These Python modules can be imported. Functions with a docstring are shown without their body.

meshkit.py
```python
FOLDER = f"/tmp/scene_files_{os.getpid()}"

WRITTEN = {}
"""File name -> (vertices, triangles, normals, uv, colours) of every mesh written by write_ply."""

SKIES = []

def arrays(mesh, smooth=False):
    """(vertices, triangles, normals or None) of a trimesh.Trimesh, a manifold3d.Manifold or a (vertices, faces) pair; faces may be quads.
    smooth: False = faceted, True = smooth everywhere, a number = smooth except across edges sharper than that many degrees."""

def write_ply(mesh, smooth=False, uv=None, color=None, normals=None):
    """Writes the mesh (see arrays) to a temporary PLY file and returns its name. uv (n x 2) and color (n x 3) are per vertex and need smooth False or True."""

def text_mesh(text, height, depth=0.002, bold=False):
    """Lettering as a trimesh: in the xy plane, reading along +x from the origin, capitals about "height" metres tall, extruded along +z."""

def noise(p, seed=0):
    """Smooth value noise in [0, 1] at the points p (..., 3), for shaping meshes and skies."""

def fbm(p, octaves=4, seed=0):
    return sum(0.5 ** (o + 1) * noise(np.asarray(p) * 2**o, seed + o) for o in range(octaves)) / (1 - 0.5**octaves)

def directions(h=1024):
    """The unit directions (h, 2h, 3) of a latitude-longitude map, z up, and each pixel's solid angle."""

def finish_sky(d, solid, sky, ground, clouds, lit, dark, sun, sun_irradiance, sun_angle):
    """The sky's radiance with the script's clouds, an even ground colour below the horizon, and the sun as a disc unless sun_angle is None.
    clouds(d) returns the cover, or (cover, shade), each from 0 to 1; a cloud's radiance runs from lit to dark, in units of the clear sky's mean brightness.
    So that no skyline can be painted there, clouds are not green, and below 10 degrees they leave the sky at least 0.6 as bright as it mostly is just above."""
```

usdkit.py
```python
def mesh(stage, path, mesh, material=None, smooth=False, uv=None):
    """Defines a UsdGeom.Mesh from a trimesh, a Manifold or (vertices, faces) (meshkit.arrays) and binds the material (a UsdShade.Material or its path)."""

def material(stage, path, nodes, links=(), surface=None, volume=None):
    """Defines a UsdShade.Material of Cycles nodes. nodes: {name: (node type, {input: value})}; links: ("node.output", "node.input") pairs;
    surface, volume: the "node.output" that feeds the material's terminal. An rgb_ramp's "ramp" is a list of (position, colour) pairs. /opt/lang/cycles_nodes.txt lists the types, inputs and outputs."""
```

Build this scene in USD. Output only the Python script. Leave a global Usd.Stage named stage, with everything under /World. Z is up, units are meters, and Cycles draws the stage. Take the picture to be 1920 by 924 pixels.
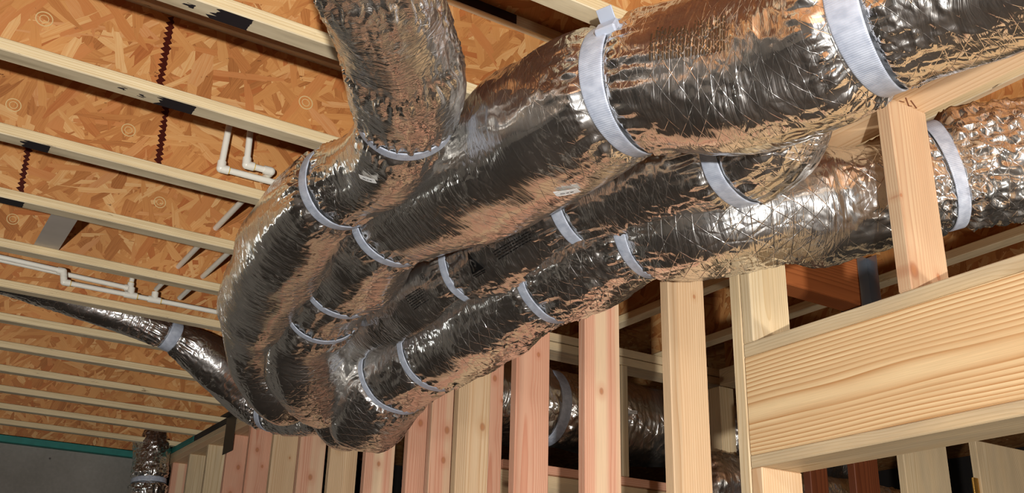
import math, random
import numpy as np, trimesh, usdkit, meshkit
from scipy.interpolate import CubicSpline, PchipInterpolator
from pxr import Usd, UsdGeom, UsdLux, UsdShade, Gf, Sdf

stage = Usd.Stage.CreateInMemory()
UsdGeom.Xform.Define(stage, '/World')
UsdGeom.Scope.Define(stage, '/World/Looks')

# ------------------------------------------------------------ camera, lights, exposure
EXPOSURE = 0.36
cam = UsdGeom.Camera.Define(stage, '/World/camera')
cam.CreateHorizontalApertureAttr(36.0)
cam.CreateVerticalApertureAttr(36.0 * 924 / 1920)
cam.CreateFocalLengthAttr(36.0 * 1945.955 / 1920)
cam.CreateFStopAttr(0.0)
cam.CreateClippingRangeAttr(Gf.Vec2f(0.05, 200.0))
cam.CreateExposureAttr(EXPOSURE)
R_ = [[0.84366624, -0.22320406, -0.48826962], [-0.53624931, -0.30670108, -0.78636577], [0.02576721, 0.9252645, -0.37844637]]
m4 = Gf.Matrix4d(*[R_[0][0], R_[1][0], R_[2][0], 0, R_[0][1], R_[1][1], R_[2][1], 0, R_[0][2], R_[1][2], R_[2][2], 0, 0, 0, 1.3, 1])
UsdGeom.Xformable(cam).AddTransformOp().Set(m4)

def lamp(name, loc, aim, radius, power, color):
    """A round work lamp on a stand, facing aim."""
    L = UsdLux.DiskLight.Define(stage, '/World/' + name)
    L.CreateRadiusAttr(radius); L.CreateIntensityAttr(power / (math.pi * radius ** 2)); L.CreateColorAttr(Gf.Vec3f(*color))
    L.CreateNormalizeAttr(False)
    d = Gf.Vec3d(*[a - b for a, b in zip(aim, loc)]).GetNormalized()
    z = -d; x = Gf.Cross(Gf.Vec3d(0, 0, 1), z).GetNormalized(); y = Gf.Cross(z, x)
    UsdGeom.Xformable(L).AddTransformOp().Set(Gf.Matrix4d(*x, 0, *y, 0, *z, 0, *loc, 1))
    return L
lamp('work_lamp_light', (-0.98, -2.0, 0.55), (1.3, 3.0, 2.3), 0.05, 66.0, (1.0, 0.97, 0.93))
bulb = UsdLux.SphereLight.Define(stage, '/World/bulb_light')      # a bare bulb under the joists, above the photographer
bulb.CreateRadiusAttr(.075); bulb.CreateIntensityAttr(10.0 / (4 * math.pi * .075 ** 2)); bulb.CreateColorAttr(Gf.Vec3f(.92, .96, 1.0))
UsdGeom.Xformable(bulb).AddTranslateOp().Set(Gf.Vec3d(.55, -.35, 2.56))
win = UsdLux.RectLight.Define(stage, '/World/window_daylight')   # a basement window in the back wall, left of the picture
win.CreateWidthAttr(1.5); win.CreateHeightAttr(.6); win.CreateIntensityAttr(14.0); win.CreateColorAttr(Gf.Vec3f(.86, .93, 1.0))
UsdGeom.Xformable(win).AddTransformOp().Set(Gf.Matrix4d(1, 0, 0, 0, 0, 0, 1, 0, 0, -1, 0, 0, -2.6, 7.88, 2.3, 1))
bulb2 = UsdLux.SphereLight.Define(stage, '/World/next_room_bulb')  # a bulb in the next room, right of the picture
bulb2.CreateRadiusAttr(.06); bulb2.CreateIntensityAttr(13.0 / (4 * math.pi * .06 ** 2)); bulb2.CreateColorAttr(Gf.Vec3f(1.0, .93, .84))
UsdGeom.Xformable(bulb2).AddTranslateOp().Set(Gf.Vec3d(2.75, .25, 1.75))
dome = UsdLux.DomeLight.Define(stage, '/World/dome_light')
dome.CreateIntensityAttr(0.05); dome.CreateColorAttr(Gf.Vec3f(0.85, 0.92, 1.0))

# ------------------------------------------------------------ helpers
_names = {}
def numbered(parent, name):
    k = (str(parent), name); n = _names.get(k, 0); _names[k] = n + 1
    return f'{parent}/{name}' + (f'_{n:03d}' if n else '')
def tag(o, label=None, cat=None, group=None, kind=None):
    p = o.GetPrim() if hasattr(o, 'GetPrim') else o
    for k, v in (('label', label), ('category', cat), ('group', group), ('kind', kind)):
        if v: p.SetCustomDataByKey(k, v)
    return p
def thing(name, label, cat, loc=(0, 0, 0), group=None, kind=None):
    x = UsdGeom.Xform.Define(stage, numbered('/World', name))
    if any(loc): x.AddTranslateOp().Set(Gf.Vec3d(*loc))
    return tag(x, label, cat, group, kind)
def obj(name, mesh, mat, parent=None, smooth=False, uv=None, loc=None):
    base = parent.GetPath() if parent is not None else '/World'
    m = usdkit.mesh(stage, numbered(base, name), mesh, mat, smooth=smooth, uv=uv)
    if loc is not None: UsdGeom.Xformable(m).AddTranslateOp().Set(Gf.Vec3d(*loc))
    return m.GetPrim()
def cbox(x0, x1, y0, y1, z0, z1, c=0.002):
    """A box with chamfered edges."""
    P = []
    for sx in (0, 1):
        for sy in (0, 1):
            for sz in (0, 1):
                X, Y, Z = (x0, x1)[sx], (y0, y1)[sy], (z0, z1)[sz]
                dx, dy, dz = c * (1 - 2 * sx), c * (1 - 2 * sy), c * (1 - 2 * sz)
                P += [(X, Y + dy, Z + dz), (X + dx, Y, Z + dz), (X + dx, Y + dy, Z)]
    return trimesh.convex.convex_hull(np.array(P))
def cyl(a, b, r, n=16, r2=None):
    a, b = np.array(a, float), np.array(b, float)
    m = trimesh.creation.cylinder(radius=r, height=np.linalg.norm(b - a), sections=n)
    m.apply_transform(trimesh.geometry.align_vectors([0, 0, 1], (b - a) / np.linalg.norm(b - a)))
    m.apply_translation((a + b) / 2)
    return m
cat_ = trimesh.util.concatenate

class G:
    """A node graph under construction: add() returns the node's name; 'node.out' strings become links."""
    def __init__(s): s.n, s.l = {}, []
    def add(s, kind, **kw):
        nm = f'n{len(s.n)}'; vals = {}
        for k, v in kw.items():
            if isinstance(v, str) and '.' in v and v.split('.')[0] in s.n: s.l.append((v, f'{nm}.{k}'))
            else: vals[k] = v
        s.n[nm] = (kind, vals); return nm
    def math(s, t, a, b=0.0, c=0.0, clamp=False):
        return s.add('math', math_type=t, value1=a, value2=b, value3=c, use_clamp=clamp) + '.value'
    def mix(s, fac, a, b, t='mix'):
        return s.add('mix', mix_type=t, fac=fac, color1=a, color2=b) + '.color'
    def mp(s, v, scale=(1, 1, 1), rot=(0, 0, 0), loc=(0, 0, 0)):
        return s.add('mapping', mapping_type='point', vector=v, location=loc, rotation=rot, scale=scale) + '.vector'
    def noise(s, v, scale, detail=2.0, rough=0.5, dist=0.0):
        return s.add('noise_texture', vector=v, scale=scale, detail=detail, roughness=rough, distortion=dist)
    def ramp(s, fac, stops, interp=True):
        return s.add('rgb_ramp', fac=fac, ramp=stops, interpolate=interp) + '.color'
    def rng(s, v, a, b, c=0.0, d=1.0):
        return s.add('map_range', value=v, from_min=a, from_max=b, to_min=c, to_max=d, clamp=True) + '.result'
    def done(s, name, surf):
        return usdkit.material(stage, '/World/Looks/' + name, s.n, s.l, surface=surf)
def lin(r, g, b):
    f = lambda c: (c / 255 / 12.92) if c / 255 <= 0.04045 else ((c / 255 + 0.055) / 1.055) ** 2.4
    return (f(r), f(g), f(b))

# ------------------------------------------------------------ materials
def osb(name, horizontal=False, bright=1.0, seed=0.0, cross=False):
    """Oriented strand board: six layers of long flakes at many angles, the uppermost flake wins."""
    g = G()
    pos = g.add('geometry') + '.position'
    sep = g.add('separate_xyz', vector=pos)
    if cross: pos = g.mp(pos, rot=(0, 0, math.pi / 2)); sep = g.add('separate_xyz', vector=pos)
    if horizontal: v = pos
    else:
        a = g.math('multiply_add', sep + '.y', 3.17, sep + '.x')
        b = g.math('multiply_add', sep + '.y', 1.71, sep + '.z')
        v = g.add('combine_xyz', x=a, y=b, z=0.0) + '.vector'
    v = g.mp(v, loc=(seed * 3.1, seed * 1.7, 0))
    wob = g.noise(v, 9.0, 1.0)
    v2 = g.add('vector_math', math_type='multiply_add', vector1=wob + '.color', vector2=(0.012, 0.012, 0.0), vector3=v) + '.vector'
    val = pri = grn = None
    rnd = random.Random(5)
    for i, ang in enumerate((0.25, 1.35, -0.75, 2.2, 0.75, -0.2, 1.8, -1.15)):
        r = g.mp(v2, rot=(0, 0, ang), loc=(rnd.uniform(-9, 9), rnd.uniform(-9, 9), 0))
        L, W = rnd.uniform(.10, .19), rnd.uniform(.013, .034)
        c = g.mp(r, scale=(1 / L, 1 / W, 1))
        vor = g.add('voronoi_texture', dimensions='2D', metric='chebychev', feature='f1', vector=c, scale=1.0, randomness=1.0)
        sc = g.add('separate_color', color=vor + '.color')
        fib = g.noise(g.mp(r, scale=(9, 260, 1)), 1.0, 3.0, 0.6)
        gv = g.math('multiply_add', fib + '.fac', 0.55, g.math('multiply', sc + '.g', 0.75))
        if val is None: val, pri, hue = gv, sc + '.r', sc + '.b'
        else:
            up = g.math('greater_than', sc + '.r', pri)
            mixf = lambda a, b: g.add('mix_float', fac=up, a=a, b=b) + '.result'
            val, hue = mixf(val, gv), mixf(hue, sc + '.b')
            pri = g.math('maximum', sc + '.r', pri)
    col = g.ramp(g.rng(val, 0.12, 1.1), [(0, lin(142, 84, 44)), (.25, lin(178, 114, 64)), (.5, lin(198, 136, 80)), (.78, lin(208, 150, 94)), (1, lin(222, 178, 126))])
    red = g.rng(hue, 0.72, 0.95)
    col = g.mix(g.math('multiply', red, 0.45), col, lin(178, 92, 48))
    # resin spots and dark chips
    sp = g.noise(g.mp(v, scale=(14, 24, 1)), 1.0, 5.0, 0.72)
    dark = g.rng(sp + '.fac', 0.665, 0.70)
    col = g.mix(g.math('multiply', dark, 0.85), col, lin(70, 22, 8))
    big = g.noise(v, 3.0, 2.0)
    col = g.mix(0.5, col, g.ramp(big + '.fac', [(0.3, (.72, .72, .72)), (.7, (1.1, 1.06, 1.0))]), 'multiply')
    col = g.mix(1.0, col, (1.06, 1.10, 1.06), 'multiply')
    if bright != 1.0: col = g.mix(1.0, col, (bright,) * 3, 'multiply')
    h = g.math('multiply_add', fib + '.fac', 0.25, pri)
    bmp = g.add('bump', height=h, strength=0.45, distance=0.0022)
    p = g.add('principled_bsdf', base_color=col, roughness=0.52, specular_ior_level=0.35, normal=bmp + '.normal')
    return g.done(name, p + '.BSDF')

def lumber(name, light, dark, axis='z', pith=(0.05, 0.03), ring=0.0065, knots=1.0, seed=0.0, contrast=1.0, grey=0.0, sap=None, wob=0.012, rough=.5, knot_scale=4.3, spots=(), sharp=3.0):
    """Sawn softwood. Rings round a pith beside the piece, drawn out along its length, with knots."""
    g = G()
    o = g.add('texture_coordinate', use_transform=False) + '.object'
    o_raw = o
    rot = {'z': (0, 0, 0), 'y': (math.pi / 2, 0, 0), 'x': (0, -math.pi / 2, 0)}[axis]
    o = g.mp(o, rot=rot)                                   # length along z
    o = g.mp(o, loc=(seed * .37 % .02, 0, seed * 1.31))
    # knots pull the rings aside
    kv = g.add('voronoi_texture', dimensions='3D', feature='f1', vector=g.mp(o, scale=(1, 1, .55), loc=(seed * 2.3, seed * .71, 0)), scale=knot_scale, randomness=1.0)
    kd = kv + '.distance'
    pull = g.math('multiply', g.math('exponent', g.math('multiply', g.math('multiply', kd, kd), -60.0)), 0.02 * knots)
    n1 = g.noise(g.mp(o, scale=(4, 4, .9)), 1.0, 2.0)
    n2 = g.noise(g.mp(o, scale=(14, 14, 1.6)), 1.0, 2.0)
    s = g.add('separate_xyz', vector=g.mp(o, loc=(-pith[0], -pith[1], 0)))
    dx = g.math('multiply_add', g.math('subtract', n1 + '.fac', .5), wob * 4, s + '.x')
    dy = g.math('multiply_add', g.math('subtract', n2 + '.fac', .5), wob, s + '.y')
    r = g.math('sqrt', g.math('add', g.math('multiply', dx, dx), g.math('multiply', dy, dy)))
    r = g.math('add', r, pull)
    ph = g.math('fraction', g.math('divide', r, ring))
    late = g.math('power', ph, sharp)                         # earlywood fades slowly to a sharp dark line
    late = g.math('multiply', late, g.rng(ph, 1.0, 0.93))
    fib = g.noise(g.mp(o, scale=(420, 420, 7)), 1.0, 2.0)
    var = g.noise(g.mp(o, scale=(18, 18, 1.2)), 1.0, 3.0)
    col = g.mix(g.math('multiply', late, contrast, clamp=True), light, dark)
    mid = tuple(.45 * a + .55 * b for a, b in zip(light, dark))
    col = g.mix(g.math('multiply', g.rng(var + '.fac', .42, .72), .7), col, mid)
    if sap is not None:
        band = g.noise(g.mp(o, scale=(16, 16, .25), loc=(seed, 2.2, seed)), 1.0, 1.0)
        col = g.mix(g.rng(band + '.fac', .45, .62), col, sap)
    if grey:
        gn = g.noise(g.mp(o, scale=(9, 9, 1.5), loc=(3, seed, 1)), 1.0, 4.0, .65)
        col = g.mix(g.math('multiply', g.rng(gn + '.fac', .42, .7), grey), col, lin(150, 140, 122))
    col = g.mix(.35, col, g.ramp(fib + '.fac', [(.25, (.72, .70, .66)), (.75, (1.12, 1.12, 1.12))]), 'multiply')
    kn = g.rng(kd, .085, .05)
    col = g.mix(g.math('multiply', g.rng(kd, .16, .06), .45 * min(knots, 1)), col, tuple(c * .7 for c in dark))
    col = g.mix(g.math('multiply', kn, .75 * min(knots, 1)), col, lin(96, 52, 26))
    for (sx, sz, sr) in spots:
        d_ = g.add('vector_math', math_type='distance', vector1=g.mp(o_raw, scale=(1, 0, .72)), vector2=(sx, 0, sz * .72)) + '.value'
        d_ = g.math('multiply_add', g.math('subtract', n2 + '.fac', .5), .008, d_)
        col = g.mix(g.math('multiply', g.rng(d_, sr * 3.2, sr), .4), col, dark)
        col = g.mix(g.math('multiply', g.rng(d_, sr * 1.15, sr * .7), .55), col, lin(158, 92, 56))
        col = g.mix(g.math('multiply', g.rng(d_, sr * .75, sr * .3), .5), col, lin(196, 130, 80))
    bmp = g.add('bump', height=g.math('multiply_add', late, .5, fib + '.fac'), strength=.25, distance=.0007)
    p = g.add('principled_bsdf', base_color=col, roughness=rough, specular_ior_level=.3, normal=bmp + '.normal')
    return g.done(name, p + '.BSDF')

def lvl(name, seed=0.0, axis='x', dull=1.0):
    """Laminated flange: thin veneers seen on edge on the sides, sawn face below with grey weathering."""
    g = G()
    pos = g.add('geometry') + '.position'
    if axis == 'y': pos = g.mp(pos, rot=(0, 0, -math.pi / 2))
    s = g.add('separate_xyz', vector=pos)
    w = g.noise(g.mp(pos, scale=(2.2, 3, 60), loc=(seed, seed, 0)), 1.0, 2.0)
    z = g.math('multiply_add', w + '.fac', .004, s + '.z')
    ln = g.noise(g.add('combine_xyz', x=g.math('multiply', s + '.x', 1.4), y=g.math('multiply', s + '.y', .7), z=g.math('multiply', z, 420.0)) + '.vector', 1.0, 2.0, .7)
    col = g.ramp(ln + '.fac', [(.2, lin(180, 150, 106)), (.42, lin(224, 200, 154)), (.6, lin(236, 216, 174)), (.8, lin(246, 232, 200))])
    fl = g.noise(g.mp(pos, scale=(5, 90, 30), loc=(seed * 2, 0, 0)), 1.0, 3.0, .6)
    col = g.mix(.35, col, g.ramp(fl + '.fac', [(.25, (.7, .66, .6)), (.7, (1.05, 1.05, 1.05))]), 'multiply')
    n = g.add('separate_xyz', vector=g.add('geometry') + '.true_normal')
    down = g.math('less_than', n + '.z', -.6)
    gn = g.noise(g.mp(pos, scale=(3.5, 22, 6), loc=(seed, 4, 0)), 1.0, 4.0, .6)
    under = g.ramp(gn + '.fac', [(.28, lin(168, 152, 126)), (.5, lin(212, 196, 164)), (.72, lin(232, 218, 188))])
    col = g.mix(g.math('multiply', down, .8), col, under)
    st = g.noise(g.mp(pos, scale=(6, 40, 40), loc=(seed * 5, 1, 2)), 1.0, 5.0, .7)
    col = g.mix(g.math('multiply', g.rng(st + '.fac', .66, .70), .8), col, lin(88, 58, 30))
    if dull != 1.0: col = g.mix(1.0, col, (dull,) * 3, 'multiply')
    bmp = g.add('bump', height=ln + '.fac', strength=.3, distance=.0008)
    p = g.add('principled_bsdf', base_color=col, roughness=.6, specular_ior_level=.25, normal=bmp + '.normal')
    return g.done(name, p + '.BSDF')

def foil(name, rough=.085, wr=1.0, crump=1.0, scrim=1.0, dust=1.7, tint=(.87, .86, .84)):
    """Aluminised film over glass wool, uv in metres along (x) and around (y) the duct."""
    g = G()
    uv = g.add('attribute', attribute='st') + '.vector'
    s = g.add('separate_xyz', vector=uv); u, v = s + '.x', s + '.y'
    low = g.noise(uv, 7.0, 2.0)
    uw = g.math('multiply_add', low + '.fac', .05, u)
    cv = lambda a, b: g.add('combine_xyz', x=g.math('multiply', uw, a), y=g.math('multiply', v, b), z=0.0) + '.vector'
    w1 = g.noise(cv(150, 7), 1.0, 3.0, .55)                 # fine streaks round the duct
    w2 = g.noise(cv(38, 4), 1.0, 2.0, .5)
    hel = g.math('sine', g.math('multiply_add', v, 14.0, g.math('multiply', uw, 2 * math.pi / .028)))
    cr = g.add('voronoi_texture', dimensions='2D', feature='distance_to_edge', vector=g.add('vector_math', math_type='multiply_add', vector1=g.noise(uv, 22.0, 2.0) + '.color', vector2=(.03, .03, 0), vector3=uv) + '.vector', scale=30.0)
    mask = g.rng(g.noise(uv, 4.5, 2.0) + '.fac', .45, .66)
    crm = g.math('multiply', g.math('multiply', g.rng(cr + '.distance', 0, .22), mask), crump)
    def threads(a, b, per, wd):
        t = g.math('fraction', g.math('divide', g.math('add', g.math('multiply', u, a), g.math('multiply', v, b)), per))
        return g.rng(g.math('absolute', g.math('subtract', t, .5)), wd, 0.0)
    th = g.math('maximum', threads(.80, .60, .036, .028), threads(.80, -.60, .036, .028))
    th = g.math('maximum', th, threads(1, 0.04, .034, .024))
    tm = g.math('multiply', g.rng(g.noise(uv, 5.0, 3.0) + '.fac', .38, .6), scrim)
    gp = g.rng(g.noise(uv, 2.6, 2.0) + '.fac', .50, .64, 1.0, 2.6)
    h = g.math('multiply_add', w1 + '.fac', .8 * wr, g.math('multiply', w2 + '.fac', 1.5 * wr))
    h = g.math('multiply', h, gp)
    h = g.math('multiply_add', hel, .10 * wr, h)
    h = g.math('multiply_add', crm, 1.0, h)
    h = g.math('multiply_add', g.math('multiply', th, tm), .35, h)
    bmp = g.add('bump', height=h, strength=.5, distance=.0026)
    dn = g.noise(cv(60, 26), 1.0, 5.0, .75)
    dm = g.math('multiply', g.rng(dn + '.fac', .52, .66), g.rng(g.noise(uv, 3.2, 3.0) + '.fac', .5, .68))
    ro = g.math('multiply_add', dm, .3, rough)
    met = g.add('metallic_bsdf', color=tint, edge_tint=(.9, .9, .9), roughness=ro, normal=bmp + '.normal', fresnel_type='f82')
    dif = g.add('diffuse_bsdf', color=lin(150, 142, 130), normal=bmp + '.normal')
    met2 = g.add('metallic_bsdf', color=tint, edge_tint=(.9, .9, .9), roughness=.42, normal=bmp + '.normal', fresnel_type='f82')
    met = g.add('mix_closure', fac=.14, closure1=met + '.BSDF', closure2=met2 + '.BSDF')
    mx = g.add('mix_closure', fac=g.math('multiply_add', dm, .35 * dust, .035), closure1=met + '.closure', closure2=dif + '.BSDF')
    return g.done(name, mx + '.closure')

def plain(name, col, rough=.5, metallic=0.0, spec=.5, bump=0.0, bscale=60.0, var=0.0):
    g = G()
    c = col
    o = g.add('geometry') + '.position'
    if var:
        n = g.noise(o, bscale, 4.0, .6)
        c = g.mix(var, col, g.ramp(n + '.fac', [(.25, tuple(x * .45 for x in col)), (.75, tuple(min(1, x * 1.5) for x in col))]))
    kw = {}
    if bump:
        kw['normal'] = g.add('bump', height=g.noise(o, bscale * 2, 3.0) + '.fac', strength=bump, distance=.002) + '.normal'
    p = g.add('principled_bsdf', base_color=c, roughness=rough, metallic=metallic, specular_ior_level=spec, **kw)
    return g.done(name, p + '.BSDF')

def strap_mat():
    g = G()
    uv = g.add('attribute', attribute='st') + '.vector'
    s = g.add('separate_xyz', vector=uv)
    rib = g.math('sine', g.math('multiply', s + '.y', 2 * math.pi / .0048))
    n = g.noise(uv, 40.0, 3.0)
    bmp = g.add('bump', height=g.math('multiply_add', rib, .5, n + '.fac'), strength=.35, distance=.0012)
    col = g.ramp(n + '.fac', [(.3, lin(160, 168, 184)), (.7, lin(196, 203, 216))])
    p = g.add('principled_bsdf', base_color=col, roughness=.34, specular_ior_level=.7, normal=bmp + '.normal')
    return g.done('strap_nylon', p + '.BSDF')

def concrete_mat(name, a, b):
    g = G(); o = g.add('geometry') + '.position'
    n = g.noise(o, 1.6, 6.0, .6); m = g.noise(o, 40.0, 4.0, .65)
    col = g.ramp(n + '.fac', [(.3, a), (.7, b)])
    col = g.mix(.4, col, g.ramp(m + '.fac', [(.3, (.7, .7, .7)), (.7, (1.1, 1.1, 1.1))]), 'multiply')
    pit = g.add('voronoi_texture', dimensions='3D', feature='f1', vector=o, scale=9.0)
    col = g.mix(g.math('multiply', g.rng(pit + '.distance', .09, .05), .7), col, lin(40, 38, 36))
    bmp = g.add('bump', height=m + '.fac', strength=.4, distance=.003)
    p = g.add('principled_bsdf', base_color=col, roughness=.85, normal=bmp + '.normal')
    return g.done(name, p + '.BSDF')

M = {}
M['osb_web'] = osb('osb_web')
M['osb_floor'] = osb('osb_subfloor', True, .9, 3.0)
M['lvl'] = [lvl(f'veneer_flange_{i}', i * 7.3) for i in range(4)]
M['lvl_y'] = lvl('veneer_flange_cross', 2.0, 'y', 1.1)
PINK = dict(light=lin(228, 178, 148), dark=lin(206, 134, 104))
TAN = dict(light=lin(226, 196, 158), dark=lin(198, 152, 106))
PALE = dict(light=lin(226, 204, 166), dark=lin(196, 164, 118))
SPK = [[(.064, 2.091, .009)], [(.05, 2.40, .010), (.09, 2.31, .007)], [(.07, 2.14, .012), (.06, 2.02, .010)], [(.08, 2.36, .010), (.05, 2.2, .012)]]
SPT = [[(.10, 2.3, .006)], [(.109, 2.122, .012)], [(.04, 2.22, .010), (.07, 1.98, .007)]]
M['pink'] = [lumber(f'fir_pink_{i}', axis='z', seed=1.0 + i * 3.7, pith=(.10 - .05 * i, .05 + .02 * i), sap=None if i % 2 else lin(234, 202, 166), knots=.35, spots=SPK[i], **PINK) for i in range(4)]
M['tan'] = [lumber(f'fir_tan_{i}', axis='z', seed=2.0 + i * 5.1, pith=(.02 + .07 * i, .06), sap=None, knots=.35, spots=SPT[i], **TAN) for i in range(3)]
M['pale'] = [lumber(f'fir_pale_{i}', axis='z', seed=9.0 + i * 2.3, pith=(.07, .05 + .05 * i), grey=.35, **PALE) for i in range(2)]
M['post'] = lumber('fir_post', axis='z', seed=9.0, pith=(.03, .05), grey=.15, knots=.2, spots=[(.014, .047, .016), (.004, .229, .004), (.10, .05, .008)], light=lin(212, 182, 146), dark=lin(184, 138, 104))
M['plate'] = lumber('fir_plate', axis='y', seed=4.0, pith=(.09, .06), grey=.5, **PALE)
M['plate_under'] = lumber('fir_top_plate', axis='y', seed=6.0, pith=(.10, .10), **TAN)
M['header'] = lumber('fir_header', axis='y', light=lin(236, 208, 162), dark=lin(190, 138, 86), seed=5.0, pith=(.055, -.108), ring=.0092, contrast=1.3, sharp=2.0, knots=.3, wob=.013, knot_scale=2.2)
M['plate_x'] = lumber('fir_cross_plate', axis='x', seed=8.0, pith=(.08, .05), grey=.6, **PALE)
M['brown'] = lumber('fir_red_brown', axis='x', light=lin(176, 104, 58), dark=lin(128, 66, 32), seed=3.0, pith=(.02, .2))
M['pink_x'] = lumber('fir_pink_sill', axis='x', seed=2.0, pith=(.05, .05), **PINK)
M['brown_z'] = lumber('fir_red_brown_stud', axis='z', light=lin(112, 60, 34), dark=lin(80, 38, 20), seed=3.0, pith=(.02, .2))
M['osb_web_y'] = osb('osb_web_cross', False, .8, 5.0, cross=True)
M['foil'] = foil('foil_jacket')
M['foil_scrim'] = foil('foil_jacket_scrim', scrim=2.6, wr=.8, rough=.10)
M['foil_old'] = foil('foil_jacket_dark', rough=.2, crump=1.4)
M['strap'] = strap_mat()
M['ink'] = plain('black_ink', lin(36, 32, 36), .45, bump=.2)
M['print'] = plain('print_black', lin(14, 14, 14), .35)
M['print_grey'] = plain('print_grey', lin(70, 70, 70), .3, .6)
M['print_faint'] = plain('print_faint', lin(104, 84, 62), .35, .7)
M['sticker'] = plain('sticker_white', lin(235, 235, 232), .4)
M['red_ink'] = plain('red_ink', lin(190, 60, 60), .4)
M['resin'] = plain('resin_brown', lin(66, 18, 8), .4, var=.5, bscale=90)
M['pvc'] = plain('pvc_white', lin(242, 238, 224), .3, spec=.6)
M['pvc_grey'] = plain('pvc_weathered', lin(178, 176, 164), .4, var=.2, bscale=30)
M['glue'] = plain('pipe_cement_yellow', lin(226, 190, 90), .35)
M['tin'] = plain('sheet_metal', lin(188, 178, 166), .6, 0.0, var=.15, bscale=12)
M['zinc'] = plain('galvanised_steel', lin(170, 180, 190), .28, .9)
M['black'] = plain('black_membrane', lin(24, 22, 20), .7, bump=.3)
M['dark_tin'] = plain('dark_steel', lin(64, 58, 50), .5, .4)
M['teal'] = plain('treated_teal', lin(36, 122, 112), .6, var=.35, bscale=14)
M['concrete'] = concrete_mat('concrete', lin(120, 116, 108), lin(150, 146, 138))
M['floor'] = concrete_mat('dusty_slab', lin(58, 54, 50), lin(72, 66, 60))
M['gold'] = plain('gold_film', lin(214, 166, 84), .3, .8, bump=.8, bscale=40)
M['pencil'] = plain('brown_pencil', lin(120, 74, 46), .7)
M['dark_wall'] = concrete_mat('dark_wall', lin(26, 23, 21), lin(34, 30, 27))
M['scar'] = plain('knockout_scar', lin(214, 184, 130), .6)

# ------------------------------------------------------------ the setting
JB = 2.706                      # underside of the joists
FW, FH, WH = .0564, .0345, .233   # flange width and height, clear web height
JT = JB + 2 * FH + WH
S = .4877
def jy(k): return 1.5998 + S * k
tag(obj('floor', cbox(-5, 8, -5, 9.0, -.12, 0), M['floor']), kind='structure')
tag(obj('ceiling', cbox(-5.2, 8, -5.2, 8.8, JT, JT + .02), M['osb_floor']), kind='structure')
tag(obj('wall_back', cbox(-5, 1.84, 7.90, 8.15, 0, JB - .045), M['concrete']), 'grey cast concrete foundation wall below the teal sill', kind='structure')
tag(obj('wall_left', cbox(-5.2, -5, -5, 8.15, 0, JT), M['concrete']), kind='structure')
tag(obj('wall_rear', cbox(-5, 8, -5.2, -5, 0, JT), M['concrete']), kind='structure')
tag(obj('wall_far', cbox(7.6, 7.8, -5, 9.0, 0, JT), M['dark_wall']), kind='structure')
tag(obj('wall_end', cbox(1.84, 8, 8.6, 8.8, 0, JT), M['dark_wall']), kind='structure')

wn = UsdGeom.Xform.Define(stage, '/World/window_1'); tag(wn, kind='structure')
for a in ((-3.42, -1.78, 2.60, 2.655), (-3.42, -1.78, 1.945, 2.0), (-3.42, -3.35, 2.0, 2.60), (-1.85, -1.78, 2.0, 2.60), (-2.62, -2.58, 2.0, 2.60)):
    obj('frame', cbox(a[0], a[1], 7.86, 7.90, a[2], a[3], .004), M['sticker'], wn)

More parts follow.
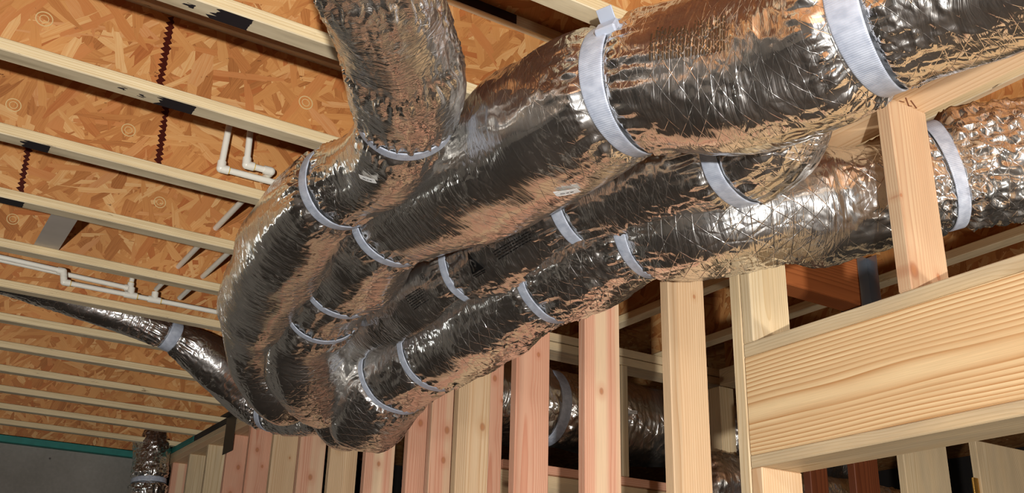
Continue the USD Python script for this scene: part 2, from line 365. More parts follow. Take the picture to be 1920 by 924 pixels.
# ------------------------------------------------------------ the I-joists
rnd = random.Random(11)
def zigzag(x, z0, z1, y, w=.008, lean=0.0):
    """The toothed joint between two web panels, bled through with resin."""
    n = int((z1 - z0) / .008); z = np.linspace(z0, z1, n)
    rr = np.random.RandomState(int(x * 1000) % 9999)
    xs = x + lean * (z - z0) + np.where(np.arange(n) % 2, .004, -.004)
    wid = w * (.7 + .9 * rr.rand(n))
    ends = np.minimum(1, np.minimum(np.arange(n), n - 1 - np.arange(n)) / 2 + .3)
    V = np.concatenate([np.stack([xs - wid * ends, np.full(n, y), z], 1), np.stack([xs + wid * ends, np.full(n, y), z], 1)])
    V = np.concatenate([V, V + [0, .003, 0]]); F = []
    for i in range(n - 1):
        F += [(i, n + i, i + 1), (i + 1, n + i, n + i + 1), (2 * n + i, 2 * n + i + 1, 3 * n + i), (2 * n + i + 1, 3 * n + i + 1, 3 * n + i)]
        F += [(i, i + 1, 2 * n + i), (i + 1, 2 * n + i + 1, 2 * n + i), (n + i, 3 * n + i, n + i + 1), (n + i + 1, 3 * n + i, 3 * n + i + 1)]
    return trimesh.Trimesh(V, F, process=False)
def ring(c, r, w, ax='y', depth=.0012):
    m = trimesh.creation.annulus(r - w, r, depth, sections=28)
    if ax == 'y': m.apply_transform(trimesh.transformations.rotation_matrix(math.pi / 2, [1, 0, 0]))
    m.apply_translation(c); return m
def blot(x0, x1, y0, y1, z, seed):
    """A brushed black patch with a ragged end on a flange underside."""
    rr = np.random.RandomState(seed); n = 10
    ys = np.linspace(y0, y1, n)
    L = x0 + rr.rand(n) * .028; Rr = x1 + (rr.rand(n) - .5) * .003
    V = np.concatenate([np.stack([L, ys, np.full(n, z)], 1), np.stack([Rr, ys, np.full(n, z)], 1)]); V = np.concatenate([V, V + [0, 0, .0012]])
    F = []
    for i in range(n - 1):
        F += [(i, i + 1, n + i), (i + 1, n + i + 1, n + i), (2 * n + i, 3 * n + i, 2 * n + i + 1), (2 * n + i + 1, 3 * n + i, 3 * n + i + 1)]
        F += [(i, 2 * n + i, i + 1), (i + 1, 2 * n + i, 2 * n + i + 1), (n + i, n + i + 1, 3 * n + i), (n + i + 1, 3 * n + i + 1, 3 * n + i)]
    return trimesh.Trimesh(V, F, process=False)
ORD = ['first', 'second', 'third', 'fourth', 'fifth', 'sixth', 'seventh', 'eighth', 'ninth', 'tenth', 'eleventh', 'twelfth', 'thirteenth', 'fourteenth', 'fifteenth', 'sixteenth']
inks = {1: [(.46, .562)], 2: [(.463, .573)], 3: [(.199, .282)], 4: [(.16, .286)]}
dots = {1: [(.345, .37), (.40, .43)], 2: [(.365, .385), (.42, .436)]}
seams = {2: [(.472, .0)], 3: [(.597, -.02)], 4: [(.268, -.03)], 1: [], 0: []}
knocks = {3: [(.492, 2.835), (.162, 2.815)], 2: [(.885, 2.832), (.16, 2.84)], 4: [(.72, 2.83)], 5: [(.3, 2.83)], 7: [(.45, 2.83)]}
JL = {-1: 'pale I-joist flange cutting the top edge of the picture, nearest of the row',
      0: 'I-joist crossing behind the buckle of the big foil duct, at the top picture edge',
      1: 'I-joist passing behind the upright foil branch duct, second black-marked flange from the top',
      2: 'I-joist with a black patch and two ink dots, white pipes dropping just behind it',
      3: 'I-joist with a short black patch, two white pipe elbows in front of its web',
      4: 'I-joist with black ink at the left edge and grey sheet metal resting behind it',
      5: 'I-joist in front of the long white pipes, sheet metal on its flange',
      6: 'I-joist just behind the long white pipes, foil duct tucked under its left end',
      7: 'I-joist crossed by the strap of the small dark foil duct',
      8: 'second I-joist beyond the strapped small foil duct, running behind it',
      9: 'fourth I-joist counted forward from the concrete wall'.replace('fourth', 'fifth'),
      10: 'fourth I-joist counted forward from the teal sill of the concrete wall',
      11: 'third I-joist counted forward from the teal sill of the concrete wall',
      12: 'last I-joist before the teal sill of the concrete wall, dimly lit'}
def joist(k):
    y = jy(k)
    t = thing('floor_joist', JL[k], 'joist', (0, 0, 0))
    x0, x1 = -3.0, 2.02
    lm = M['lvl'][k % 4]
    bf = obj('bottom_flange', cbox(x0, x1, y, y + FW, JB, JB + FH, .0025), lm, t)
    wb = obj('web', cbox(x0, x1, y + FW / 2 - .005, y + FW / 2 + .005, JB + FH, JB + FH + WH, .0005), M['osb_web'], t)
    tf = obj('top_flange', cbox(x0, x1, y, y + FW, JB + FH + WH, JT, .0025), M['lvl'][(k + 1) % 4], t)
    wy = y + FW / 2 - .0062
    if k == 1: obj('ink_patch', cbox(1.05, 1.29, y - .0012, y + .0003, JB + FH + WH + .002, JT - .003, .0003), M['ink'], tf)
    for i, (a, b) in enumerate(inks.get(k, [])):
        obj('ink_patch', blot(a, b, y + .003, y + FW - .003, JB - .0009, 3 + k), M['ink'], bf)
    for i, (a, b) in enumerate(dots.get(k, [])):
        obj('ink_patch', blot(a, b, y + .012 + .01 * i, y + .028 + .01 * i, JB - .0009, 40 + k + i), M['ink'], bf)
    for (x, lean) in seams.get(k, []):
        obj('web_joint', zigzag(x, JB + FH + .002, JB + FH + WH - .002, wy + .0008, .0075, lean), M['resin'], wb)
    for (x, z) in knocks.get(k, []):
        obj('knockout', cat_([ring((x, wy + .0008, z), .022, .003), ring((x, wy + .0008, z), .012, .002)]), M['scar'], wb)
for k in [-1] + list(range(0, 13)):
    JL.setdefault(k, '')
    joist(k)
# rim board and sill on the foundation
rim = thing('rim_board', 'orange OSB rim board standing on the teal sill behind the last joist', 'rim board')
obj('board', cbox(-5, 1.95, 7.93, 7.96, JB + .001, JT - .001), M['osb_web'], rim)
tag(obj('sill_plate', cbox(-5, 1.88, 7.84, 7.98, JB - .046, JB, .003), M['teal']), 'teal treated sill plate lying on top of the grey concrete wall', 'sill plate')

# ------------------------------------------------------------ the stud wall on the right
WX0, WX1, TP = 1.886, 2.026, 2.5922
def stick(name, x0, x1, y0, y1, z0, z1, mat, label=None, cat='stud', group=None, c=.003, bow=0.0):
    m = cbox(0, x1 - x0, 0, y1 - y0, 0, z1 - z0, c)
    o = obj(name, m, mat, None, loc=(x0, y0, z0))
    if label: tag(o, label, cat, group)
    return o
P_, T_, L_ = M['pink'], M['tan'], M['pale']
studs = [  # y of the face towards the camera, material, label
 (1.884, L_[0], 'full-height stud against the left end of the header, its narrow edge pale and bark-torn'),
 (2.170, T_[0], 'wide yellow stud with a bark-brown edge, first free stud left of the header'),
 (2.578, P_[0], 'pink fir stud with one small round knot, second free stud left of the header'),
 (2.983, P_[1], 'pink fir stud with swirling grain, third free stud left of the header'),
 (3.389, T_[1], 'yellow stud with a ringed knot, fourth free stud left of the header'),
 (3.600, P_[2], 'pink stud standing close right of its pink twin below the lowest foil bend'),
 (3.796, P_[3], 'left one of the close pair of pink studs below the lowest foil bend'),
 (4.202, P_[0], 'pink stud between two black gaps directly under the drooping foil end'),
 (4.608, T_[2], 'yellow stud left of the first black gap under the drooping foil end'),
 (5.015, P_[2], 'pinkish stud just left of the yellow one, under the crumpled foil bottom'),
 (5.421, T_[0], 'tan stud with a brown smudge, under the crumpled foil bottom'),
 (5.828, P_[1], 'knotty pinkish stud standing just right of the dark hanging bracket'),
 (6.234, P_[3], 'dim pink stud half covered by the dark hanging bracket'),
 (6.640, L_[1], 'dim tan stud standing just left of the dark hanging bracket'),
 (7.047, L_[0], 'dim narrow stud, second from the concrete corner'),
 (7.453, P_[0], 'dim pink stud in the concrete corner beside the small hanging foil duct'),
]
for y, mt, lb in studs:
    stick('wall_stud', WX0, WX1, y, y + .038, 0.038, TP, mt, lb)
stick('bottom_plate', WX0, WX1, 1.84, 7.85, 0, .038, M['plate'], 'floor plate carrying the row of wall studs', 'plate')
pl = thing('top_plate', 'long top plate nailed across the heads of the wall studs', 'plate', (WX0, -.6, TP))
obj('board', cbox(0, WX1 - WX0, 0, 8.4, 0, .038, .003), M['plate_under'], pl)
ST = [([1.9256, 1.3556], [1.9406, 1.3528]), ([1.9257, 1.3372], [1.964, 1.3582]), ([1.963, 1.3574], [1.9713, 1.3546]), ([1.9457, 1.3385], [1.9887, 1.355])]
sk = []
for (x0, y0), (x1, y1) in ST:
    L = math.hypot(x1 - x0, y1 - y0); m = cbox(-L / 2, L / 2, -.0016, .0016, -.0006, .0004, .0002)
    m.apply_transform(trimesh.transformations.rotation_matrix(math.atan2(y1 - y0, x1 - x0), [0, 0, 1])); m.apply_translation(((x0 + x1) / 2 - WX0, (y0 + y1) / 2 + .6, 0)); sk.append(m)
tag(obj('pencil_mark', cat_(sk), M['pencil'], pl), 'brown handwritten -4')
stick('upper_plate', WX0, WX1, -.6, 7.80, TP + .038, TP + .076, M['plate'], 'second plate doubled on top of the long top plate', 'plate')
stick('membrane_strip', WX0 - .004, WX1, -.6, 7.0, TP + .076, JB, M['black'], 'black strip squeezed between the doubled plate and the joists', 'strip')
stick('teal_packer', WX0 - .006, WX1, 7.0, 7.8, TP + .076, JB, M['teal'], 'teal packer on the plate end beside the concrete corner', 'packer')
br = thing('dark_bracket', 'dark flat bracket hanging over the plate among the far studs', 'bracket')
obj('strap_leg', cbox(WX0 - .008, WX0 - .004, 6.12, 6.30, 2.47, 2.70, .001), M['dark_tin'], br)
obj('hook', cbox(WX0 - .05, WX0 - .004, 6.12, 6.30, 2.700, 2.705, .001), M['dark_tin'], br)
# header over the opening, with its plates, cripples and trimmer
stick('header_beam', WX0, WX0 + .089, -.6, 1.882, 1.8145, 2.0672, M['header'], 'thick header beam of boldly striped fir over the opening', 'header', c=.003)
stick('header_top_plate', WX0, WX1, -.6, 1.882, 2.0680, 2.1035, M['plate'], 'flat plate lying on top of the striped header', 'plate')
stick('header_bottom_plate', WX0, WX1, -.6, 1.882, 1.7825, 1.8138, M['plate'], 'flat plate under the striped header, seen from below', 'plate')
stick('cripple_stud', WX0, WX1, 1.357, 1.395, 2.1040, TP, M['post'], 'short post with a dark knot standing on the header, under the plate', 'stud')
stick('cripple_stud', WX0, WX1, 1.844, 1.882, 2.1040, TP, L_[0], 'short stud on the left end of the header plate', 'stud')
stick('trimmer_stud', WX0, WX1, 1.844, 1.882, .038, 1.782, T_[2], 'trimmer stud carrying the left end of the header from below', 'stud')

# ------------------------------------------------------------ foil ducts
def frames(C):
    T = np.gradient(C, axis=0); T /= np.linalg.norm(T, axis=1, keepdims=True)
    n = np.array([1.0, 0, 0]); n -= T[0] * (n @ T[0])
    if np.linalg.norm(n) < .3: n = np.array([0, 0, 1.0]) - T[0] * T[0][2]
    n /= np.linalg.norm(n); N = [n]
    for i in range(1, len(C)):
        n = N[-1] - T[i] * (N[-1] @ T[i]); N.append(n / np.linalg.norm(n))
    N = np.array(N); return T, N, np.cross(T, N)
class Duct:
    def __init__(s, pts, seed, straps=(), step=.006, nv=150, crump=1.0, close=(False, False), low=1.0, cru=None, dents=()):
        A = np.array(pts); d = np.r_[0, np.cumsum(np.linalg.norm(np.diff(A[:, :3], axis=0), axis=1))]
        n = max(8, int(d[-1] / step)); t = np.linspace(0, d[-1], n)
        s.C = CubicSpline(d, A[:, :3])(t); r = PchipInterpolator(d, A[:, 3])(t)
        s.u = np.r_[0, np.cumsum(np.linalg.norm(np.diff(s.C, axis=0), axis=1))]
        s.T, s.N, s.B = frames(s.C)
        th = np.linspace(0, 2 * np.pi, nv + 1); s.th = th
        U, TH = np.meshgrid(s.u, th, indexing='ij')
        cs, sn = np.cos(TH), np.sin(TH)
        X = lambda a, b, o=0.0: np.stack([U * a + o, cs * b + seed * 3.3, sn * b + o], -1)
        R = np.repeat(r[:, None], nv + 1, 1)
        if cru is not None: crump = crump * np.interp(U, d[[int(c) for c, _ in cru]], [c for _, c in cru])
        near = np.zeros_like(R); on = np.zeros_like(R); pinch = np.zeros_like(R)
        s.s0 = []
        for (k, w) in straps:
            u0 = np.interp(d[int(k)] + (k % 1) * (d[min(int(k) + 1, len(d) - 1)] - d[int(k)]), t, s.u); s.s0.append((u0, w))
            dd = np.abs(U - u0)
            near = np.maximum(near, np.exp(-dd / .055)); on = np.maximum(on, np.clip((w / 2 + .018 - dd) / .014, 0, 1))
            pinch = np.maximum(pinch, np.exp(-(dd / .036) ** 2))
        lowf = (meshkit.fbm(X(5, 1.3), 2, seed) - .5) * .22 * low
        for (k, dep, wd) in dents:
            dd = np.abs(U - np.interp(np.interp(k, np.arange(len(d)), d), t, s.u)); R = R * (1 - dep * np.exp(-(dd / wd) ** 2)); near = np.maximum(near, .8 * np.exp(-dd / .05))
        Rl = R * (1 - .075 * pinch) * (1 + lowf * (1 - .7 * pinch))
        rid = 1 - 2 * np.abs(meshkit.fbm(X(9, 5.5, 4.0), 3, seed + 7) - .5)
        pleat = (rid ** 3 - .45) * .038 * near ** 1.2
        mask = np.clip((meshkit.fbm(X(4.5, 1.6, 9.0), 2, seed + 3) - .45) * 5, 0, 1)
        fold = (1 - 2 * np.abs(meshkit.fbm(X(30, 4.2, 2.0), 3, seed + 11) - .5)) ** 4
        fine = meshkit.fbm(X(75, 3.2, 1.0), 2, seed + 17) - .5
        q_ = meshkit.fbm(X(30, 5.4, 7.0), 2, seed + 23); cr = 1.1 - 5 * np.abs(q_ - .5)
        slab = meshkit.noise(X(70, 4.5, 3.0), seed + 29) - .5
        Rd = Rl + (pleat + (fold - .3) * .005 * mask * crump + fine * .0022 * crump + (cr * .0055 + slab * .0025) * (mask * .25 * crump ** 1.5 + near ** 1.5 * 1.6 + np.maximum(crump - 1.2, 0) * .8)) * (1 - on)
        for e in (0, 1):
            if close[e]:
                q = (s.u if e == 0 else s.u[-1] - s.u) / .07
                Rd *= np.sqrt(np.clip(1 - (1 - np.clip(q, 0, 1)) ** 2, .0004, 1))[:, None]
        s.R, s.Rl = Rd, Rl
        s.V = s.place(np.arange(n)[:, None] + 0 * TH, TH, Rd)
        i, j = np.meshgrid(np.arange(n - 1), np.arange(nv), indexing='ij'); a = i * (nv + 1) + j
        s.F = np.concatenate([np.stack([a, a + 1, a + nv + 2], -1).reshape(-1, 3), np.stack([a, a + nv + 2, a + nv + 1], -1).reshape(-1, 3)])
        rm = float(np.mean(r)); s.rm = rm
        s.uv = np.stack([U, TH * rm], -1).reshape(-1, 2) + [seed * 1.7, seed * .9]
        s.nv = nv
    def place(s, I, TH, R):
        i0 = np.clip(np.floor(I).astype(int), 0, len(s.u) - 2); f = (I - i0)[..., None]
        g = lambda A: A[i0] * (1 - f) + A[i0 + 1] * f
        return g(s.C) + R[..., None] * (np.cos(TH)[..., None] * g(s.N) + np.sin(TH)[..., None] * g(s.B))
    def strap(s, u0, w, thick=.0045):
        m = 7; us = np.linspace(u0 - w / 2, u0 + w / 2, m); I = np.interp(us, s.u, np.arange(len(s.u)))
        ic = int(round(np.interp(u0, s.u, np.arange(len(s.u)))))
        rl = s.Rl[max(0, ic - 2):ic + 3].mean(0); Rb = np.maximum(rl, s.R[max(0, ic - 2):ic + 3].max(0)) + .003
        k = np.ones(9) / 9; Rb[:-1] = np.convolve(np.r_[Rb[-5:-1], Rb[:-1], Rb[:4]], k, 'valid'); Rb[-1] = Rb[0]
        prof = [(0, 0), (0, .7), (.06, 1)] + [(q, 1) for q in np.linspace(.15, .85, m)] + [(.94, 1), (1, .7), (1, 0)]
        VV, UV = [], []
        for q, h in prof:
            ii = np.interp(u0 - w / 2 + q * w, s.u, np.arange(len(s.u)))
            VV.append(s.place(np.full(len(s.th), ii), s.th, Rb + h * thick)); UV.append(np.stack([np.full(len(s.th), q * w), s.th * s.rm], 1))
        n, c = len(prof), len(s.th); V = np.array(VV).reshape(-1, 3)
        i, j = np.meshgrid(np.arange(n), np.arange(c - 1), indexing='ij'); a = i * c + j; b = ((i + 1) % n) * c + j
        F = np.concatenate([np.stack([a, a + 1, b + 1], -1).reshape(-1, 3), np.stack([a, b + 1, b], -1).reshape(-1, 3)])
        return (V, F), np.array(UV).reshape(-1, 2)
    def nearest(s, p):
        i = int(np.argmin(((s.V.reshape(-1, 3) - np.array(p)) ** 2).sum(1))); return s.u[i // (s.nv + 1)], s.th[i % (s.nv + 1)]
    def decal(s, mesh2, p, ang=0.0, off=.003, thick=.0006, flip=1):
        """Lays a flat xy mesh on the jacket: x along the duct, y around it, centred near the point p."""
        u0, t0 = s.nearest(p)
        m = mesh2.copy(); m = m.subdivide_to_size(.012) if len(m.faces) < 4000 else m
        x, y, z = m.vertices.T; x = x - (x.min() + x.max()) / 2; y = y - (y.min() + y.max()) / 2
        c, q = math.cos(ang), math.sin(ang); x, y = c * x - q * y, q * x + c * y
        uu = u0 + flip * x; I = np.interp(uu, s.u, np.arange(len(s.u)))
        i0 = np.clip(np.round(I).astype(int), 0, len(s.u) - 1); rr0 = s.R[i0, int(np.argmin(abs(s.th - t0)))]
        TH = t0 + y / s.rm; jj = np.clip(np.round((TH % (2 * np.pi)) / (2 * np.pi) * s.nv).astype(int), 0, s.nv)
        sm = np.array([s.R[max(0, a - 2):a + 3, max(0, b - 2):b + 3].max() for a, b in zip(i0, jj)])
        P = s.place(I, TH, sm + off + np.where(z > z.mean(), thick, 0))
        return trimesh.Trimesh(P, m.faces, process=False)

TUBES = {
'main': [(1.549,0.770,2.450,0.125), (1.537,0.884,2.460,0.128), (1.504,0.984,2.470,0.135), (1.473,1.069,2.470,0.140), (1.459,1.162,2.470,0.165), (1.401,1.362,2.490,0.172), (1.287,1.590,2.520,0.158), (1.258,1.755,2.515,0.175), (1.241,1.912,2.510,0.182), (1.210,2.117,2.500,0.172), (1.180,2.356,2.500,0.155), (1.173,2.577,2.500,0.135), (1.212,2.865,2.500,0.150), (1.246,3.164,2.480,0.140), (1.271,3.333,2.460,0.145), (1.286,3.476,2.430,0.140), (1.353,3.605,2.350,0.155), (1.471,3.726,2.270,0.130), (1.588,3.756,2.230,0.080)],
'top': [(0.481,1.312,2.470,0.110), (0.595,1.487,2.490,0.110), (0.733,1.661,2.500,0.118), (0.864,1.863,2.520,0.130), (0.944,2.034,2.520,0.115), (0.987,2.175,2.520,0.120), (0.994,2.346,2.530,0.120), (0.969,2.513,2.540,0.125), (0.991,2.798,2.540,0.150), (1.044,3.112,2.530,0.165), (1.115,3.449,2.510,0.165), (1.207,3.769,2.500,0.140), (1.293,3.947,2.450,0.145), (1.407,4.011,2.350,0.140), (1.531,4.012,2.280,0.100)],
'mid': [(1.600,1.360,2.575,0.080), (1.650,1.440,2.535,0.105), (1.675,1.540,2.49,0.128), (1.660,1.651,2.485,0.128), (1.640,1.815,2.501,0.140), (1.620,2.010,2.525,0.145), (1.580,2.216,2.527,0.128), (1.560,2.513,2.513,0.150), (1.540,2.773,2.504,0.130), (1.530,3.049,2.484,0.150), (1.530,3.391,2.497,0.150), (1.540,3.693,2.446,0.140), (1.570,3.877,2.358,0.130), (1.640,3.950,2.250,0.110), (1.730,3.960,2.130,0.060)],
'side': [(2.90,1.14,2.53,0.160), (2.62,1.20,2.52,0.155), (2.45,1.27,2.55,0.152), (2.30,1.36,2.535,0.147), (2.18,1.475,2.50,0.146), (2.04,1.575,2.446,0.140), (1.934,1.655,2.425,0.156), (1.860,1.700,2.412,0.136), (1.740,1.892,2.408,0.150), (1.700,2.078,2.434,0.128), (1.680,2.262,2.408,0.140), (1.670,2.511,2.396,0.125), (1.660,2.794,2.369,0.150), (1.660,3.044,2.365,0.160), (1.650,3.263,2.345,0.162), (1.645,3.455,2.315,0.160), (1.640,3.600,2.255,0.168), (1.655,3.710,2.190,0.155), (1.690,3.780,2.120,0.10)],
'small': [(-1.2,4.79,2.83,.085), (-.3,4.79,2.835,.085), (.45,4.79,2.83,.085), (.80,4.79,2.78,.085), (1.130,4.79,2.70,.070), (1.25,4.81,2.66,.100), (1.38,4.82,2.60,.115), (1.547,4.85,2.50,.115), (1.679,4.67,2.40,.100), (1.678,4.255,2.30,.060)],
'corner': [(1.70,7.62,2.84,.11), (1.735,7.56,2.74,.12), (1.745,7.52,2.60,.115), (1.75,7.50,2.45,.12), (1.76,7.50,2.28,.115), (1.77,7.50,2.0,.12)],
'low': [(3.0,3.35,2.06,.13), (3.6,3.33,2.05,.13), (4.0,3.35,2.04,.125), (4.45,3.33,2.04,.13)],
'back': [(2.20,4.12,2.50,.2), (2.643,4.120,2.490,.2), (2.893,4.120,2.486,.185), (3.397,4.120,2.486,.2), (3.972,4.120,2.488,.185), (4.9,4.120,2.483,.2)],
}
def duct(key, label, seed, straps, mat='foil', name='foil_duct', **kw):
    t = thing(name, label, 'duct')
    D = Duct(TUBES[key], seed, straps, **kw)
    obj('jacket', (D.V.reshape(-1, 3), D.F), M[mat], t, smooth=True, uv=D.uv)
    D.straps = []
    for (u0, w) in D.s0:
        b, uv = D.strap(u0, w); D.straps.append(obj('strap', b, M['strap'], t, smooth=True, uv=uv))
    return t, D
t_main, D_main = duct('main', 'largest foil duct along the wall under the joists, white sticker on its flank', 1, [(3.02, .046), (6.0, .046), (10.8, .036), (12.55, .034), (13.65, .03)], close=(False, True), cru=[(0, 1.0), (4, 1.1), (6, .6), (10, .6), (18, 1.2)])
t_top, D_top = duct('top', 'foil branch duct dropping from the top edge and bending left over the joists', 2, [(3.7, .034), (6.8, .036)], dents=[(2.35, .13, .035), (0.9, .08, .03)], close=(False, True), cru=[(0, 1.2), (2, 1.1), (3, .5), (5, .55), (7, .7), (9, .4), (14, 1.2)])
t_mid, D_mid = duct('mid', 'foil duct printed with a black triangle, wedged below the largest duct', 3, [(2.9, .042), (5.8, .04), (7.75, .036)], close=(True, True))
t_side, D_side = duct('side', 'lowest foil duct, passing through the stud wall behind the knotty post', 4, [(3.85, .042), (8.75, .042), (10.75, .038), (13.5, .034), (14.95, .034)], mat='foil_scrim', close=(False, True), cru=[(0, 3.0), (4, 2.6), (5, 1.6), (8, 1.2), (10, .9), (17, 1.2)])
t_small, D_small = duct('small', 'small dark foil duct slanting out from between the far joists', 5, [(3.94, .05), (7.6, .04)], close=(False, True), nv=120)
t_corner, D_corner = duct('corner', 'short foil duct hanging in the concrete corner', 6, [(3, .03)], nv=110, crump=2.2)
t_low, D_low = duct('low', 'dark foil duct seen under the header, behind the reddish studs', 8, [], mat='foil_old', nv=100, crump=1.8, close=(True, True))
t_back, D_back = duct('back', 'dark foil duct behind the studs in the next room', 7, [(1.51, .06), (3.72, .06)], mat='foil_old', nv=120, crump=1.5)

# ------------------------------------------------------------ white pipes in the joist bays
PR = .0107
def pipe_run(name, label, pts, mat='pvc', elbows=True, rings=(), caps=()):
    """A run of pipe: straight lengths between the points, an elbow at every bend."""
    t = thing(name, label, 'pipe')
    P = [np.array(p, float) for p in pts]
    for a, b in zip(P[:-1], P[1:]):
        obj('pipe', cyl(a, b, PR), M[mat], t, smooth=40)
    for i in range(1, len(P) - 1):
        d0 = (P[i - 1] - P[i]) / np.linalg.norm(P[i - 1] - P[i]); d1 = (P[i + 1] - P[i]) / np.linalg.norm(P[i + 1] - P[i])
        ball = trimesh.creation.icosphere(3, PR * 1.33); ball.apply_translation(P[i])
        el = obj('elbow', cat_([cyl(P[i], P[i] + d0 * .024, PR * 1.33), cyl(P[i], P[i] + d1 * .024, PR * 1.33), ball]), M['pvc'], t, smooth=40)
        obj('cement_ring', cyl(P[i] + d1 * .023, P[i] + d1 * .027, PR * 1.2), M['glue'], el, smooth=40)
    for p, ax in caps:
        p = np.array(p, float); ax = np.array(ax, float)
        te = obj('tee', cat_([cyl(p - ax * .026, p + ax * .026, PR * 1.36), cyl(p, p + np.array([0, 0, .034]), PR * 1.36)]), M['pvc'], t, smooth=40)
        obj('cement_ring', cyl(p + ax * .026, p + ax * .030, PR * 1.2), M['glue'], te, smooth=40)
    return t
pipe_run('water_pipe', 'left one of two white pipes dropping in the bay, elbow turning towards the foil bundle', [(.786, 3.02, 2.99), (.776, 3.02, 2.757), (1.035, 3.02, 2.757), (1.035, 4.395, 2.765)])
pipe_run('water_pipe', 'right one of two white dropping pipes, its elbow leading into the long slanting grey length', [(.846, 3.0, 2.99), (.850, 3.0, 2.783), (.932, 3.0, 2.783), (.932, 4.395, 2.783)])
pipe_run('water_pipe', 'front white pipe along the joist, stepping down once, with a tee at its middle', [(-1.5, 4.42, 2.840), (.556, 4.42, 2.788), (.566, 4.42, 2.742), (1.35, 4.42, 2.742)], caps=[((.835, 4.42, 2.742), (1, 0, 0)), ((.935, 4.42, 2.742), (1, 0, 0))])
pipe_run('water_pipe', 'rear white pipe along the joist, ending in an upturned elbow beside the tee', [(-1.5, 4.455, 2.835), (.835, 4.455, 2.783), (.838, 4.455, 2.85)])
pipe_run('conduit', 'thin grey pipe with pale collars running behind a far joist', [(1.0, 6.09, 2.73), (1.50, 6.09, 2.73), (1.99, 6.09, 2.73)], mat='pvc_grey')
tag(obj('metal_pan', cbox(.388, .477, 3.592, 4.078, JB + FH + .0005, JB + FH + .002, .0004), M['tin']), 'flat grey sheet metal strip bridging two joist flanges at the left', 'sheet metal')

# ------------------------------------------------------------ the next room behind the studs
CY = 3.65
def cross_joist(x, y0, y1, label):
    t = thing('cross_joist', label, 'joist')
    obj('bottom_flange', cbox(x, x + FW, y0, y1, JB, JB + FH, .0025), M['lvl_y'], t)
    obj('web', cbox(x + FW / 2 - .005, x + FW / 2 + .005, y0, y1, JB + FH, JB + FH + WH, .0005), M['osb_web_y'], t)
    obj('top_flange', cbox(x, x + FW, y0, y1, JB + FH + WH, JT, .0025), M['lvl_y'], t)
cross_joist(2.66, -.5, 2.40, 'I-joist of the next room, stopping at the red-brown beam near its camera side')
cross_joist(2.66, 2.53, CY + .14, 'I-joist of the next room seen between the pink and the yellow stud')
cross_joist(3.15, -.5, CY + .14, 'I-joist of the next room with its flange showing right of the knotty post')
cross_joist(3.64, -.5, CY + .14, 'I-joist of the next room, third and deepest from the studs')
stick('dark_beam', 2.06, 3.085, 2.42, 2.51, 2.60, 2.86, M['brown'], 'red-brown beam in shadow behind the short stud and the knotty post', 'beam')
hg = thing('joist_hanger', 'shiny steel hanger holding the end of the red-brown beam', 'hanger')
obj('cheek', cbox(3.045, 3.10, 2.414, 2.418, 2.592, 2.80, .0008), M['zinc'], hg)
obj('seat', cbox(3.045, 3.10, 2.414, 2.52, 2.590, 2.596, .0008), M['zinc'], hg)
obj('flange_plate', cbox(3.10, 3.103, 2.37, 2.56, 2.592, 2.80, .0008), M['zinc'], hg)
hg = thing('joist_hanger', 'small blue-grey hanger low beside the short stud, behind the header plate', 'hanger')
obj('cheek', cbox(2.65, 2.653, 2.53, 2.62, 2.69, 2.80, .0008), M['zinc'], hg)
obj('seat', cbox(2.65, 2.725, 2.53, 2.62, 2.698, 2.702, .0008), M['zinc'], hg)
stick('cross_plate', 2.03, 3.52, CY, CY + .14, 2.618, 2.656, M['plate_x'], 'lower top plate of the cross wall behind the pink studs', 'plate')
stick('cross_plate', 2.03, 3.52, CY, CY + .14, 2.660, 2.698, M['plate_x'], 'upper top plate of the cross wall, right under the far joists', 'plate')
stick('cross_sill', 2.25, 3.36, CY, CY + .14, 2.072, 2.108, M['pink_x'], 'pink-edged sill of the opening in the cross wall, below the dark duct', 'sill')
stick('cross_header', 2.25, 3.36, CY + .02, CY + .12, 1.86, 2.071, M['plate_x'], 'yellowish board under the pink-edged sill of the cross wall', 'board')
stick('cross_stud', 2.875, 2.913, CY, CY + .14, 2.109, 2.617, L_[0], 'narrow grey stud in the cross wall opening, beside the dark duct', 'stud')
stick('cross_stud', 3.385, 3.475, CY - .10, CY + .05, 1.0, 2.579, L_[1], 'grey corner stud of the cross wall, right of the wide yellow stud', 'stud')
stick('cross_stud', 2.150, 2.245, CY, CY + .04, .04, 2.617, P_[1], 'dim reddish stud of the cross wall in the gap left of the swirling pink stud', 'stud')
stick('side_plate', 3.385, 3.52, 2.60, CY - .101, 2.58, 2.66, M['plate'], 'grey plate running towards the camera from the corner stud', 'plate')
low_y = 3.0
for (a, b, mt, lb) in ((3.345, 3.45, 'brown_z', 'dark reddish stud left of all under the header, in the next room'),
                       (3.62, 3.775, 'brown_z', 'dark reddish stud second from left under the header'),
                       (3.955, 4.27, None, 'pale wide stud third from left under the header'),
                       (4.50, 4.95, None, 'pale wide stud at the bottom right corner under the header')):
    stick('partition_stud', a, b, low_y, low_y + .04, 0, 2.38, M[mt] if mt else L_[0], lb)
tag(obj('gold_film', cbox(4.455, 4.497, low_y + .01, low_y + .02, .02, 2.2, .002), M['gold']), 'crinkled golden film strip beside the bottom right stud', 'film')

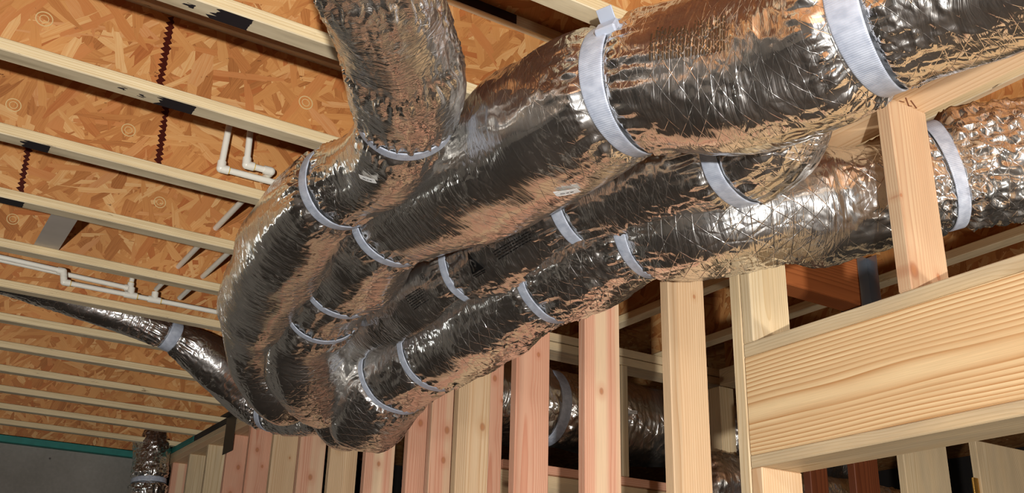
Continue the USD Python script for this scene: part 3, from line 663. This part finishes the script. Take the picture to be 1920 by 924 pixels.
# ------------------------------------------------------------ stickers and prints on the jackets
def sticker(D, t, p, w, h, ang=0.0, mat='sticker', name='sticker', off=.004):
    m = trimesh.creation.box((w, h, .0004)).subdivide_to_size(.01)
    return obj(name, D.decal(m, p, ang, off), M[mat], t)
from shapely.geometry import Polygon, LineString, box as sbox, Point
from shapely.ops import unary_union
def flat(shape, depth=.0004):
    return cat_([trimesh.creation.extrude_polygon(q, depth, engine='earcut') for q in getattr(shape, 'geoms', [shape])])
def word_rows(w, h, rows, seed):
    """Rows of small print too small to read: short dashes of word length."""
    rr = np.random.RandomState(seed); B = []; pitch = h / rows
    for i in range(rows):
        x = 0.0
        while x < w * (.75 + .25 * rr.rand()):
            l = .004 + .014 * rr.rand(); l = min(l, w - x)
            B.append(trimesh.creation.box((l, pitch * .38, .0004), trimesh.transformations.translation_matrix((x + l / 2, i * pitch, 0)))); x += l + .0035
    return cat_(B)
tri = Polygon([(0, 0), (.062, 0), (.031, .056)])
hook = LineString([(.012, .006), (.020, .013), (.021, .026), (.027, .034), (.036, .030), (.039, .020), (.034, .014), (.032, .017)]).buffer(.0028)
logo = flat(unary_union([tri.difference(hook), sbox(-.002, -.006, .064, -.0035), sbox(.006, -.0105, .058, -.0085)]))
small_print = word_rows(.17, .030, 4, 3)
block = word_rows(.085, .055, 7, 4)
rings_ = flat(Point(0, 0).buffer(.011).difference(Point(0, 0).buffer(.0095)).union(LineString([(-.003, -.006), (-.003, .006), (.003, .004), (-.002, 0), (.004, -.006)]).buffer(.0009)))
tall = word_rows(.070, .19, 22, 5)
def lay(D, t, name, mesh, mat, p, ang=0.0, off=.003):
    o = obj(name, D.decal(mesh, p, ang, off, flip=-1), M[mat], t); return o
def sticker(D, t, p, w, ang=0.0):
    st = lay(D, t, 'sticker', trimesh.creation.box((w, w * .31, .0004)), 'sticker', p, ang, .0045)
    o = lay(D, st, 'sticker_print', word_rows(w * .7, w * .08, 1, 9), 'print_grey', p, ang, .0054)
    tag(st, 'white paper sticker')
sticker(D_main, t_main, (1.256, 1.789, 2.337), .056, -.42)
sticker(D_top, t_top, (.915, 2.153, 2.418), .055, -.95)
sticker(D_back, t_back, (3.15, 3.924, 2.489), .05, 0)
tag(lay(D_mid, t_mid, 'printed_logo', logo, 'print', (1.428, 2.509, 2.42)), 'black printed triangle with a pale hook inside')
lay(D_mid, t_mid, 'printed_text', small_print, 'print', (1.461, 2.34, 2.431))
lay(D_mid, t_mid, 'printed_text', block, 'print', (1.43, 2.874, 2.414))
lay(D_mid, t_mid, 'printed_ring', rings_, 'print', (1.413, 2.81, 2.47))
lay(D_main, t_main, 'printed_text', tall, 'print_faint', (1.237, 1.323, 2.49), math.pi / 2)
# loose end and buckle of the strap nearest the middle of the picture
u0, w0 = D_main.s0[1]; ic = int(np.argmin(abs(D_main.u - u0)))
pt = np.array((1.169, 1.517, 2.596)); rad = pt - D_main.C[ic]; rad /= np.linalg.norm(rad)
tz, tx = D_main.T[ic], np.cross(D_main.T[ic], rad)
def local(m, o):
    A = np.eye(4); A[:3, 0], A[:3, 1], A[:3, 2], A[:3, 3] = tx, rad, tz, o
    m = m.copy(); m.apply_transform(A); return m
base_ = D_main.C[ic] + rad * (D_main.Rl[ic].mean() + .004)
obj('buckle', local(cbox(-.016, .016, -.002, .020, -.027, .027, .004), base_), M['strap'], D_main.straps[1])
obj('strap_tail', local(cbox(-.004, .0, .0, .050, -.020, .020, .0012), base_ + tx * .02), M['strap'], D_main.straps[1])
